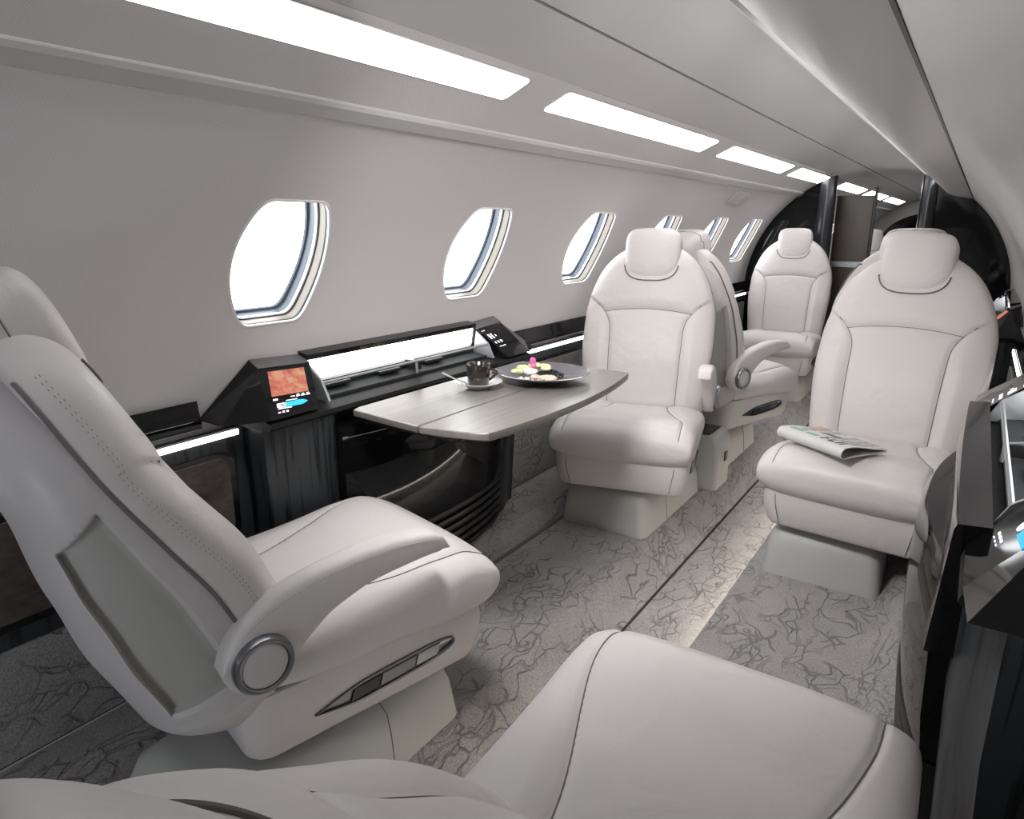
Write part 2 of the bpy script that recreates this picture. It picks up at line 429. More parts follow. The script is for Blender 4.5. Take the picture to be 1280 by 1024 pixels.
# right-hand overhead rail: bright lip, grey band, rounded bulge
def rail():
    pts = []
    def cp(dx, inset): 
        th = arcth(dx); return circ(th, 1, inset)
    for dx, ins in ((.285, -.004), (.290, .006), (.298, .013), (.308, .016), (.318, .012), (.326, .004), (.335, .002), (.36, .002), (.395, .002), (.400, .006)):
        pts.append(cp(dx, ins))
    for i in range(17):
        f = i/16; dx = .41+(.605-.41)*f
        pts.append(cp(dx, max(.034*(1-f*1.3), 0)+.046*math.sin(PI*min(1, f*1.02))**.8 if f < .98 else .0))
    back = [(XC+(p[0]-XC)*1.03, ZC+(p[1]-ZC)*1.03+.004) for p in pts[::-1]]
    mb = MB(); mb.rings([[(x, y, z) for x, z in pts+back] for y in (Y0, YB-.02)])
    o = struct(mb.build('trim_3', M['rail'], angle=30))
    mb = MB(); mb.rings([[(x, y, z) for x, z in [cp(.601, .001), cp(.604, .004), cp(.607, .001), cp(.604, -.003)]] for y in (Y0, YB-.02)])
    struct(mb.build('trim_4', M['blacksatin']))
    o = thing('cove_light', 'cove light line hidden behind the overhead rail on the right', 'light', (XC+.40, 3.6, 1.5))
    mb = MB(); q_ = [cp(.3985, .009), cp(.4055, .030), cp(.4025, .0305), cp(.3955, .0095)]
    mb.rings([[(x-XC-.40, y-3.6, z-1.5) for x, z in q_] for y in (1.35, YB-.1)]); mb.build('diffuser', M['cove'], o, smooth=False)
    # next section beyond the bulkhead: plain lining
    arc_strip('ceiling', 1, arcth(.605), arcth(.29), YB+.02, Y1, M['ceil'])
rail()

# windows
def window(k, side, idx):
    o = bpy.data.objects.new('window_%d' % idx, None); C.objects.link(o); struct(o)
    def ring(grow, depth):
        return [(lambda p: (p[0], y, p[1]))(circ(th, side, -depth)) for (y, th) in win_outline(k, grow)]
    def part(nm, seq, mat):
        mb = MB(); mb.rings([ring(g, d) for g, d in seq], False, False); q = mb.build(nm, mat, o, angle=50)
        return q
    part('window_rim', [(.005, -.0002), (.004, -.002), (.002, -.003), (-.001, -.002), (-.002, .004)], M['rim'])
    part('window_reveal', [(-.002, .004), (-.003, .008), (-.0035, .010)], M['gasket'])
    part('window_frame', [(-.0035, .010), (-.004, .034)], M['beige'])
    part('window_seal', [(-.004, .034), (-.007, .035), (-.008, .039)], M['gasket'])
    part('window_frame', [(-.008, .039), (-.009, .048)], M['rim'])
    part('window_seal', [(-.009, .048), (-.010, .070), (-.016, .072), (-.018, .078)], M['bluegrey'])
    mb = MB(); v = ring(-.016, .074); mb.add(v, [tuple(range(len(v)))]); mb.build('pane', M['glass'], o, smooth=False)
for i, k in enumerate([0, 1, 2, 3, 4, 5, 7, 8, 9, 10]): window(k, -1, k+1)

# floor: platforms either side of a dropped aisle, carpeted kerbs along the walls
def floor():
    sec = [(-1.60, .075), (-1.40, .07), (-1.385, .066), (-1.335, .004), (-1.325, .0), (-.955, 0), (-.94, -.003), (-.93, -.012), (-.857, -.138), (-.848, -.148), (-.835, -.15),
           (-.60, -.15), (-.53, -.146), (-.52, -.13), (-.518, -.036), (-.552, -.032), (-.554, -.012), (-.546, -.002), (-.535, 0), (-.135, 0), (-.122, .004), (-.06, .066), (-.045, .07), (.20, .075)]
    bot = [(.20, -.25), (-1.60, -.25)]
    mb = MB(); mb.rings([[(x, y, z) for x, z in sec+bot] for y in (Y0, Y1)])
    struct(mb.build('floor', M['carpet'], angle=50))
    mb = MB(); mb.box((-1.343, .2, -.002), (-1.322, YB, .006), .002); struct(mb.build('trim_5', simple('floor_track_grey', (.13, .125, .12), .5)))
    mb = MB(); mb.box((-.848, .2, -.152), (-.838, YB, -.1465), .001); struct(mb.build('trim_6', simple('aisle_seam_dark', (.03, .028, .027), .7)))
floor()

# aisle step lighting: LED profile tucked under the right-hand lip
o = thing('step_light', 'LED strip tucked under the right lip of the dropped aisle', 'light', (0, 0, 0))
mb = MB(); mb.box((-.548, .5, -.040), (-.524, 5.6, -.0345)); mb.build('diffuser', emit('step_led', (1, .92, .78), 16.0), o)

# wall behind the camera and the forward bulkhead
def half_section(xi, side, n=30, r=RR+.004):
    up = [(XC+side*r*math.cos(a), ZC+r*math.sin(a)) for a in [math.acos(min(1, abs(xi-XC)/r))*i/n for i in range(n, -1, -1)]]
    if (xi-XC)*side < 0: up = [(XC+side*r*math.cos(a), ZC+r*math.sin(a)) for a in [(PI-math.acos(abs(xi-XC)/r))*i/n for i in range(n, -1, -1)]]
    low = [(XC+side*(dw(z)+.008), z) for z in (.55, .4, .25, .1, -.02)]
    return up+low+[(xi, -.02)]
def bulk(nm, pieces, y, t, mat):
    for xi, side in pieces:
        mb = MB(); mb.prism(half_section(xi, side), lambda x, z: (x, y, z), lambda x, z: (x, y+t, z)); struct(mb.build(nm, mat, angle=30))
bulk('wall_back', [(XC, -1), (XC, 1)], Y0-.04, .04, M['ceil'])
bulk('wall_front', [(-1.03, -1), (-.34, 1)], YB, .05, M['black'])
bulk('wall_end', [(XC, -1), (XC, 1)], Y1-.05, .04, M['ceil'])
o = thing('galley_unit', 'dark arched galley front far beyond the doorway', 'cabinet', (-.70, Y1-.2, 0))
pl = [(-.62, 0), (.62, 0)]+[(.62*math.cos(a), .95+.46*math.sin(a)) for a in np.linspace(0, PI, 20)]
mb = MB(); mb.rings([[(x, y, z) for x, z in pl] for y in (-.06, .12)]); mb.build('front_panel', M['black'], o, angle=30)
mb = MB(); mb.box((-.40, -.075, 1.0), (-.12, -.06, 1.09)); mb.build('shelf_opening', M['alu'], o)
def column(x, r, label):
    o = thing('column', label, 'column', (x, YB-.02, 0), 0)
    mb = MB(); mb.lathe([(r, 0.0), (r, 1.58)], n=32); mb.build('shaft', M['darkcol'], o)
    mb = MB(); mb.lathe([(r+.004, 0), (r+.006, .01), (r+.004, .04), (r, .045)], n=32); mb.build('base_ring', M['blacksatin'], o)
M['darkcol'] = simple('column_dark_satin', (.035, .037, .042), .22, metal=.3)
column(-1.035, .062, 'dark satin column left of the doorway, behind the far left seat')
column(-.365, .052, 'dark satin column right of the doorway, above the right seat headrest')
o = thing('door_panel', 'dark brown sliding door leaf half closing the forward doorway', 'door', (-.86, 6.02, 0))
mb = MB(); mb.box((-.13, -.015, .01), (.13, .015, 1.44), .004); mb.build('door_leaf', M['brown'], o)
mb = MB(); mb.box((.13, -.022, .01), (.148, .022, 1.50), .003); mb.build('edge_strip', M['blacksatin'], o)
mb = MB(); mb.box((-.13, -.024, .90), (.13, -.015, .945), .002); mb.build('lower_rail', M['alu'], o)

# ceiling strip lights (left)
STR = [(.18, 1.60), (1.80, 3.13), (3.36, 4.60), (4.80, 5.78), (6.5, 7.8), (8.1, 9.6), (9.9, 11.7)]  # the last strip is added to brighten the end wall
labs = ['longest nearest ceiling strip light, running off the top of the picture', 'second ceiling strip light, above the table window',
        'third ceiling strip light, above the middle seats', 'fourth and shortest looking ceiling strip light next to the bulkhead',
        'ceiling strip light beyond the doorway, nearer one', 'ceiling strip light beyond the doorway, middle one', 'ceiling strip light beyond the doorway, farthest one, added to light the end wall']
def strip(y0, y1, lab):
    o = thing('ceiling_light', lab, 'light', (XC-RR*math.cos((TH_LO+TH_HI)/2), (y0+y1)/2, ZC+RR*math.sin((TH_LO+TH_HI)/2)), 0, 'ceiling strip lights')
    tm = (TH_LO+TH_HI)/2; n = Vector((math.cos(tm), 0, -math.sin(tm))); t = Vector((math.sin(tm), 0, math.cos(tm)))
    hw = (TH_HI-TH_LO)*RR/2; hl = (y1-y0)/2
    def plate(nm, e, d0, d1, mat, r):
        pl = rrect2(-hl-e, -hw-e, hl+e, hw+e, r)
        mb = MB(); mb.rings([[Vector((0, a, 0))+t*b+n*d for a, b in pl] for d in (d0, d1)]); return mb.build(nm, mat, o, smooth=False)
    plate('frame', .004, -.004, .0035, M['ceil'], .018); plate('diffuser', 0, .0, .005, M['strip'] if y0 < 1 else M['strip2'], .015)
for (a, b), l in zip(STR, labs): strip(a, b, l)
# small raised plate high on the far wall
th = math.asin((1.385-ZC)/RR); 
o = thing('wall_plate', 'small pale raised plate high on the wall above the last window', 'plate', (0, 0, 0))
def on_wall(y, a, d): x, z = circ(th+a/RR, -1, d); return (x, y, z)
mb = MB(); pl = rrect2(4.36, -.05, 4.66, .05, .02)
mb.rings([[on_wall(y, a, -.002) for y, a in pl], [on_wall(y, a, .010) for y, a in pl], [on_wall(4.51+(y-4.51)*.95, a*.88, .013) for y, a in pl]]); mb.build('plate', M['ceil'], o)
mb = MB()
for q in range(3): mb.rings([[on_wall(y, a, d) for y, a in rrect2(4.55+.03*q, -.028, 4.562+.03*q, .028, .004)] for d in (.0125, .0145)])
mb.build('grille', M['plastic'], o)

# ------------------------------------------------------------------ club seat
TP = .735
wB = hermite([-.03, 0, .1, .2, .3, .4, .47, .55, .60, .65, .69, .715, TP], [.255, .266, .275, .284, .290, .289, .279, .252, .229, .193, .148, .104, .03])
fB = hermite([-.03, .0, .1, .2, .35, .5, .65, TP], [.012, .016, .026, .028, .012, -.004, -.008, -.016])
def kB(t):
    a = 1. if t > .03 else math.sqrt(max(0, 1-((.03-t)/.062)**2))
    b = 1. if t < .6 else max(0, 1-((t-.6)/(TP-.6+.002))**3)**.5
    return max(a*b, .12)
E = .085
def seam_x(t): return .150+.03*t+.15*max(0, (t-.335)/.18)**2.2 if t < .54 else 9.
def arc_t(x): return .437-.50*x*x
def seam_dist(x, t):
    ax = abs(x); d = abs(ax-seam_x(t))*.85 if t < .515 else 1.
    if ax < seam_x(arc_t(x))+.005: d = min(d, abs(t-arc_t(x)))
    return d
def frontB(s, t, groove=True):
    w = wB(t); x = s*w; k = kB(t)
    y = fB(t)-E+E*k*(1-min(1, abs(s))**3.2)**(1/3.2)
    xs = seam_x(t)
    if t < .5 and xs < w: y += .016*sstep(xs, xs+.05, abs(x))*(1-sstep(.2, .47, t))*sstep(.01, .07, w-xs)
    y += .007*sstep(0, .05, t-arc_t(x))*(1-sstep(.52, .7, t)) if abs(x) < xs else 0
    if groove: y -= .0065*math.exp(-(seam_dist(x, t)/.0075)**2)*(1-sstep(.70, .90, abs(s)))
    return x, y
def trows(a, b, n): return [a+(b-a)*(i/n) for i in range(n+1)]
def make_back(root):
    NF, NB = 110, 30
    rows = []
    ts = sorted(trows(-.03, .05, 8)+trows(.06, .62, 84)+[.62+(TP-.62)*(1-(1-i/16)**2) for i in range(1, 17)])
    for t in ts:
        r = []
        for i in range(NF+1):
            v = -1+2*i/NF; s = .35*v+.65*math.sin(v*PI/2); x, y = frontB(s, t); r.append((x, y, t))
        w = wB(t); yb = fB(t)-E
        for i in range(1, NB):
            a = PI*i/NB; r.append((w*math.copysign(abs(math.cos(a))**.5, math.cos(a)), yb-.022*kB(t)*math.sin(a)**.5, t))
        rows.append(r)
    mb = MB(); mb.rings(rows); bk = mb.build('backrest', M['leather'], root, angle=60)
    # seam lines
    sb = MB()
    for sg in (-1, 1):
        pts = []
        for t in trows(.0, .512, 70):
            x = seam_x(t); 
            if x < wB(t)*.89:
                _, y = frontB(sg*x/wB(t), t); pts.append((sg*x, y+.0006, t))
        sb.tube(pts, .0016, 5)
    pts = []
    for i in range(61):
        x = -.215+.43*i/60; t = arc_t(x)
        if abs(x) <= seam_x(t)+.004: _, y = frontB(x/wB(t), t); pts.append((x, y+.0006, t))
    sb.tube(pts, .0016, 5); sb.build('seam', M['seam'], bk)
    # stitching along the side band
    st = MB()
    for sg in (-1, 1):
        for off in (.0, .006):
            q = []
            for t in trows(.0, .66, 130):
                w = wB(t); s = .985; xx, y = frontB(sg*s, t, False); q.append((sg*(w+.0004)*1.0, y-.012-off, t))
            for i in range(0, len(q)-1, 2): st.tube([q[i], [q[i][a]*.4+q[i+1][a]*.6 for a in range(3)]], .0007, 4)
        st.build('stitching', M['stitch'], bk); st = MB()
    # dark joint where the cushion meets the shell
    jt = MB(); pts = []
    for sg in (-1, 1):
        ts_ = [t for t in trows(-.02, .655, 60)]
        q = [(sg*wB(t)*.992, fB(t)-E-.012, t) for t in (ts_ if sg < 0 else ts_[::-1])]; pts += q
    jt.tube(pts, .0035, 6); jt.build('joint', M['seam'], bk)
    # shell behind
    D = hermite([-.115, -.06, 0, .15, .3, .45, .6, .7, .745], [.11, .165, .205, .215, .185, .135, .105, .07, .04])
    def wS(t):
        if t < 0: return .268-.25*(t*t)/.05
        return wB(t)*.985*(1 if t < .5 else math.sqrt(max(.02, 1-((t-.5)/.175)**3)))
    rows = []; ts = trows(-.115, .674, 120); NQ = 120
    def pocket(t, q):
        a = sstep(.03, .045, t)*(1-sstep(.445, .462, t+.07*(q-.2))); b = sstep(.20, .23, q)*(1-sstep(.74, .77, q)); return a*b
    for t in ts:
        r = []; w = wS(t); y0 = fB(t)-E-.014; d = D(t)
        kk = 1. if t > -.08 else math.sqrt(max(.2, 1-((-.08-t)/.04)**2))
        for i in range(NQ+1):
            a = PI*i/NQ; e = 2/3.0
            s = math.copysign(abs(math.cos(a))**e, math.cos(a)); q = math.sin(a)**e
            dx = .026*pocket(t, q) if abs(s) > .55 else 0
            r.append(((abs(s)*w*kk-dx)*math.copysign(1, s), y0-d*kk*q, t))
        r.append((-w*kk*.9, y0+.012, t)); r.append((w*kk*.9, y0+.012, t))
        rows.append(r)
    n = len(rows[0]); V = [p for r in rows for p in r]; F1, F2 = [], []
    for i in range(len(rows)-1):
        for j in range(n):
            k = (j+1) % n
            inside = False
            if j < NQ:
                a = PI*(j+.5)/NQ; q = math.sin(a)**(2/3.); tt = (ts[i]+ts[i+1])/2
                inside = pocket(tt, q) > .62 and abs(math.cos(a))**(2/3.) > .55
            (F2 if inside else F1).append((i*n+j, i*n+k, (i+1)*n+k, (i+1)*n+j))
    F1.append(tuple(range(n))[::-1]); F1.append(tuple((len(rows)-1)*n+j for j in range(n)))
    def sub(nm, F, mat, smooth=True):
        used = sorted({i for f in F for i in f}); mp = {a: b for b, a in enumerate(used)}
        return obj(nm, [V[i] for i in used], [tuple(mp[i] for i in f) for f in F], mat, bk, angle=50)
    sub('back_shell', F1, M['shell'])
    for sg in (1, -1): sub('side_pocket', [f for f in F2 if V[f[0]][0]*sg > 0], M['pocket'])
    # head rest
    rows = []; tc, hh, hw = .665, .125, .123
    y0 = fB(.66)-.030
    for t in [tc-hh+2*hh*(.5-.5*math.cos(PI*i/30)) for i in range(31)]:
        v = (t-tc)/hh; r = []
        top = v > 0
        wv = hw*(1-abs(v)**(4.5 if top else 3.0))**(1/(4.5 if top else 3.0)); wv = max(wv*(1-.03*(1-v)), .012)
        k = max((1-abs(v)**3.4)**(1/3.4), .12)
        for i in range(60):
            a = 2*PI*i/60; e = 2/3.2; c, s = math.cos(a), math.sin(a)
            r.append((wv*math.copysign(abs(c)**e, c), y0+.008*v+ (.044 if s > 0 else .135)*k*math.copysign(abs(s)**e, s)+ (.006*(1-v*v) if s > 0 else 0), t))
        rows.append(r)
    mb = MB(); mb.rings(rows); mb.build('headrest', M['leather'], bk, angle=60)
    hs = MB(); hp_ = []
    for r in rows[3:-1]:
        xm = max(r, key=lambda p: p[0]); hp_.append((xm[0]+.0004, y0-.028, xm[2]))
    rows_y = {}
    hq = []
    for r in rows[2:-1]:
        c_ = [p for p in r if p[0] > 0]; p = min(c_, key=lambda p: abs(p[1]-(y0-.034))); hq.append((p[0]+.0003, p[1], p[2]))
    hl = [(-p[0], p[1], p[2]) for p in hq[::-1]]
    hs.tube(hq+[(hq[-1][0]*f, hq[-1][1], hq[-1][2]+.0025*(1-f*f)) for f in (.6, .2, -.2, -.6)]+hl, .0014, 5); hs.build('seam', M['seam'], bk.children[-1] if False else bk)
    # dark tube standing in for the shadow line under the head rest
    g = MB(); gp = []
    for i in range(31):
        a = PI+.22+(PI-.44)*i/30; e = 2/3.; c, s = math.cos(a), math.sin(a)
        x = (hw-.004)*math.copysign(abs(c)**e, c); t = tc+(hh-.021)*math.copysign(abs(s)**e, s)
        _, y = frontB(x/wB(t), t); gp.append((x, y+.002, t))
    g.tube(gp, .0027, 6); g.build('headrest_shadow_line', M['seam'], bk)
    return bk

zT = hermite([-.26, -.1, .05, .16, .23, .27], [.436, .442, .458, .482, .486, .480])
zBm = hermite([-.26, 0, .15, .27], [.335, .325, .305, .300])
def make_seat(root):
    rows = []; NT = 110
    ys = trows(-.26, .17, 60)+[.17+.145*math.sin(PI/2*i/34) for i in range(1, 35)]
    def k(y): return 1. if y < .19 else max(0, 1-((y-.19)/.1255)**2.5)**(1/2.5)
    def wx(y): return (.286 if y < 0 else .286-.004*y)-.026*(1-max(k(y), 0.0)**.6)-.02*sstep(-.16, -.26, y)
    def seamx(y): return .118+.108*sstep(-.22, .22, y)
    def top(x, y):
        w = wx(y); s = min(1, abs(x)/w); kk = k(y); zc = (zT(y)+zBm(y))/2+.0; h = (zT(y)-zBm(y))/2*max(kk, .03)
        z = zc+h*(1-s**3.4)**(1/3.4)
        z += .012*kk*sstep(seamx(y), seamx(y)+.06, abs(x))*(1-sstep(.05, .25, y))*(1-s**6)
        z -= .006*kk*math.exp(-((abs(x)-seamx(y))/.007)**2)
        return z
    for y in ys:
        w = wx(y); r = []
        for i in range(NT+1):
            v = -1+2*i/NT; s = .35*v+.65*math.sin(v*PI/2); r.append((s*w, y, top(s*w, y)))
        zc = (zT(y)+zBm(y))/2; h = (zT(y)-zBm(y))/2*max(k(y), .03)
        for i in range(1, 30):
            a = PI*i/30; r.append((w*math.copysign(abs(math.cos(a))**.5, math.cos(a)), y, zc-h*math.sin(a)**.5))
        rows.append(r)
    mb = MB(); mb.rings(rows); st = mb.build('seat_cushion', M['leather'], root, angle=60)
    sb = MB()
    for sg in (-1, 1):
        sb = MB(); sb.tube([(sg*seamx(y), y, top(seamx(y), y)+.0010) for y in ys if y < .30], .0015, 5); sb.build('seam', M['seam'], st)
    stm = MB()
    for sg in (-1, 1):
        for off in (0, .007):
            q = []
            for i in range(121):
                y = -.24+.5*i/120; x = wx(y)*.975; q.append((sg*(x+.0015), y, top(x, y)-.004-off))
            for i in range(0, 120, 2): stm.tube([q[i], [q[i][a]*.4+q[i+1][a]*.6 for a in range(3)]], .0007, 4)
        stm.build('stitching', M['stitch'], st); stm = MB()
    # skirt
    R = []
    for z, w, yf, yb in ((.345, .262, .272, -.30), (.30, .266, .278, -.31), (.255, .262, .274, -.31), (.205, .250, .262, -.30), (.194, .243, .256, -.293), (.19, .23, .244, -.28)):
        R.append(rrect2(-w, yb, w, yf, .045, z, 6))
    mb = MB(); mb.rings(R); sk = mb.build('skirt', M['leather'], root, angle=45)
    sb = MB()
    for sg in (-1, 1): sb = MB(); sb.tube([(sg*.213, .2795, .31), (sg*.211, .2795, .285), (sg*.205, .2755, .25), (sg*.197, .264, .205), (sg*.19, .2445, .19)], .0013, 5); sb.build('seam', M['seam'], sk)

def make_side(root, sg):
    # recline control let into the skirt
    X = .263
    out = []
    for i in range(40):
        a = 2*PI*i/40; c, s = math.cos(a), math.sin(a)
        y = .175*math.copysign(abs(c)**.55, c); h = .0235*math.copysign(abs(s)**.8, s)*(1 if y > -.05 else max(.12, 1-((-.05-y)/.135)**1.6))
        out.append((y, h))
    zz = lambda y: .268+.05*y
    def ringx(f, x): return [(sg*x, y*(1-(1-f)*.10), zz(y)+h*f) for y, h in out]
    mb = MB(); mb.rings([ringx(1.04, X-.006), ringx(1.04, X+.004), ringx(1., X+.0065), ringx(.80, X+.0065), ringx(.70, X+.001)], False, True)
    cp = mb.build('control_panel', M['darksteel'], root, angle=35)
    for ya, yb, m in ((-.095, -.03, 'blacksatin'), (-.026, .062, 'darksteel'), (.066, .125, 'steel')):
        mb = MB(); mb.rings([[(sg*x, y, zz(y)+dz) for y, dz in ((ya, -.013), (yb, -.013), (yb+.008, .013), (ya+.008, .013))] for x in (X-.002, X+.0055)])
        mb.build('control_lever', M[m], cp)
    # arm rest, origin at its pivot
    R = []
    topf = hermite([-.066, -.055, -.03, .0, .075, .17, .255, .37, .405, .42], [.0, .038, .072, .094, .122, .136, .140, .128, .112, .085])
    botf = hermite([-.066, -.055, -.03, .0, .045, .09, .15, .25, .38, .42], [.0, -.036, -.058, -.066, -.045, .0, .042, .070, .078, .078])
    ysA = [-.066+.011*(i/6)**2 for i in range(7)]+[-.055+.46*i/40 for i in range(1, 41)]+[.412, .418, .42]
    for y in ysA:
        top, bot = topf(y), botf(y); w = .030*(1. if -.055 < y < .40 else .8)
        ring = []
        for q in range(28):
            a = 2*PI*q/28; c, s = math.cos(a), math.sin(a)
            ring.append((w*math.copysign(abs(c)**.5, c), y, (top+bot)/2+max(top-bot, .004)/2*math.copysign(abs(s)**.5, s)))
        R.append(ring)
    mb = MB(); mb.rings(R); arm = mb.build('armrest', M['leather'], root, angle=60)
    arm['side'] = sg
    st = MB(); q = [(sg*.0304, R[i][7][1], R[i][7][2]-.014) for i in range(9, 46)]
    for i in range(0, len(q)-1):
        for h in (0, .5):
            a = [q[i][c]*(1-h)+q[i+1][c]*h for c in range(3)]; b = [q[i][c]*(.7-h)+q[i+1][c]*(h+.3) for c in range(3)]
            st.tube([a, b], .0006, 4)
    st.build('stitching', M['stitch'], arm)
    mb = MB(); mb.lathe([(.0, .02), (.050, .02), (.055, .028), (.055, .038), (.052, .0445), (.047, .0455), (.043, .043), (.0425, .036)], n=40, axis='x')
    for i, v in enumerate(mb.v): mb.v[i] = (v[0]*sg, v[1], v[2])
    mb.build('pivot_ring', M['steel'], arm, angle=50)
    mb = MB(); mb.lathe([(.0, .03), (.042, .03), (.042, .041), (.038, .0445), (.022, .0455), (0, .046)], n=36, axis='x')
    for i, v in enumerate(mb.v): mb.v[i] = (v[0]*sg, v[1], v[2])
    mb.build('pivot_cap', M['shell'], arm, angle=50)
    mb = MB(); mb.lathe([(.0, 0), (.028, 0), (.028, .05), (.02, .06), (0, .06)], n=24, axis='x')
    for i, v in enumerate(mb.v): mb.v[i] = (-sg*(.02+v[0]), v[1], v[2])
    mb.build('pivot_hub', M['pocket'], arm)
    return arm

def make_pedestal(root):
    R = []
    for z, w, yf, yb in ((.0, .192, .265, -.40), (.02, .19, .262, -.40), (.10, .182, .25, -.39), (.145, .172, .235, -.37), (.165, .15, .215, -.34), (.168, .13, .19, -.32)):
        R.append(rrect2(-w, yb, w, yf, .035, z, 6))
    mb = MB(); mb.rings(R); p = mb.build('pedestal', M['plastic'], root, angle=40)
    mb = MB(); mb.lathe([(.12, .16), (.12, .195)], n=24); mb.build('swivel', M['blacksatin'], p)
    for sg in (-1, 1):
        mb = MB(); mb.tube([(sg*.1925, .02, .004), (sg*.183, .02, .10), (sg*.1725, .02, .146), (sg*.151, .02, .166)], .0012, 5); mb.build('seam', M['seam'], p)
    mb = MB(); mb.tube([(-.19, .15, .167), (-.13, .15, .1686), (.13, .15, .1686)], .0012, 5)
    mb.build('seam', M['seam'], p)
    return p

PROTO = {}
def make_chair():
    root = thing('club_seat', '', 'seat')
    PROTO['pedestal'] = make_pedestal(root)
    make_seat(root)
    bk = make_back(root); bk.location = (0, -.185, .425); PROTO['backrest'] = bk
    for sg in (-1, 1): make_side(root, sg)
    return root
def children(o): return [c for c in bpy.data.objects if c.parent == o]
def dup(root, arms):
    r = root.copy(); C.objects.link(r)
    for ch in children(root):
        if 'side' in ch and ch['side'] not in arms: continue
        c = ch.copy(); C.objects.link(c); c.parent = r; c.matrix_parent_inverse = ch.matrix_parent_inverse
        for g in children(ch):
            d = g.copy(); C.objects.link(d); d.parent = c
    return r
chair0 = make_chair()
GRP = 'cream leather club seats'
def place(first, x, y, heading, recline, label, arms=(), arm_z=.46, arm_rot=0., base=None):
    """heading: clockwise from +y in degrees; the pedestal stays square to the cabin"""
    r = dup(chair0, arms)
    r['label'] = label; r['category'] = 'seat'; r['group'] = GRP
    r.location = (x, y, 0); r.rotation_euler = (0, 0, -math.radians(heading))
    for c in children(r):
        nm = c.name.split('.')[0]
        if nm == 'backrest': c.rotation_euler = (math.radians(recline), 0, 0)
        if nm == 'armrest':
            sg = c['side']; c.location = (sg*.288, -.285, arm_z); c.rotation_euler = (math.radians(arm_rot), 0, 0)
        if nm == 'pedestal' and base:
            bx, by, bh = base
            d = Matrix.Rotation(math.radians(heading), 4, 'Z') @ Vector((bx-x, by-y, 0)); c.location = d
            c.rotation_euler = (0, 0, math.radians(heading-bh))
    return r
SEATS = [
 (-1.187, .97, 13.5, 24, 'cream leather club seat at far left with big round armrest cap, seen from behind', (1,), .46, 0, (-1.13, .90, 0)),
 (-1.125, 2.585, 166, 10, 'cream leather club seat across the table, facing the camera with nothing on it', (-1,), .47, 12, (-1.14, 2.61, 180)),
 (-.23, 2.585, 186, 15, 'cream leather club seat on the right with a folded newspaper on its cushion', (), .46, 3, (-.31, 2.62, 180)),
 (-1.10, 3.74, 19, 12, 'cream leather club seat seen side-on, back to back with the table seat', (1,), .48, 4, (-1.13, 3.68, 0)),
 (-1.16, 5.26, 176, 10, 'cream leather club seat farthest up the left side, in front of the black bulkhead', (), .46, 3, (-1.12, 5.30, 180)),
 (-.22, 3.66, 2, 10, 'cream leather club seat almost hidden behind the right seat with the newspaper', (), .46, 3, (-.30, 3.6, 0)),
 (-.245, .80, 0, 45.3, 'reclined cream leather club seat in the foreground, cut off by the bottom edge', (), .46, 0, (-.30, .80, 0)),
 (-.98, 7.7, 180, 14, 'cream leather seat glimpsed through the doorway beyond the bulkhead', (), .46, 3, (-.98, 7.7, 180)),
]
for i, s in enumerate(SEATS): place(i == 0, *s[:6], arm_z=s[6], arm_rot=s[7], base=s[8])
for q in [c for c in bpy.data.objects if c == chair0 or c.parent == chair0 or (c.parent and c.parent.parent == chair0)]: bpy.data.objects.remove(q, do_unlink=True)

# storage box between the two back-to-back left seats
o = thing('storage_box', 'grey-green plastic box with black top between the two back-to-back left seats', 'box', (-1.08, 3.125, 0))
mb = MB(); mb.rings([rrect2(-.2, -.10, w, .10, .02, z) for z, w in ((0, .20), (.2, .20), (.25, .185), (.262, .17))]); b_ = mb.build('body', M['plastic'], o, angle=40)
mb = MB(); mb.box((-.18, -.085, .2625), (.15, .085, .268), .002); mb.build('top_panel', M['black'], o)
mb = MB(); mb.box((.199, .0, .12), (.206, .035, .165), .002); mb.build('latch', M['black'], o)

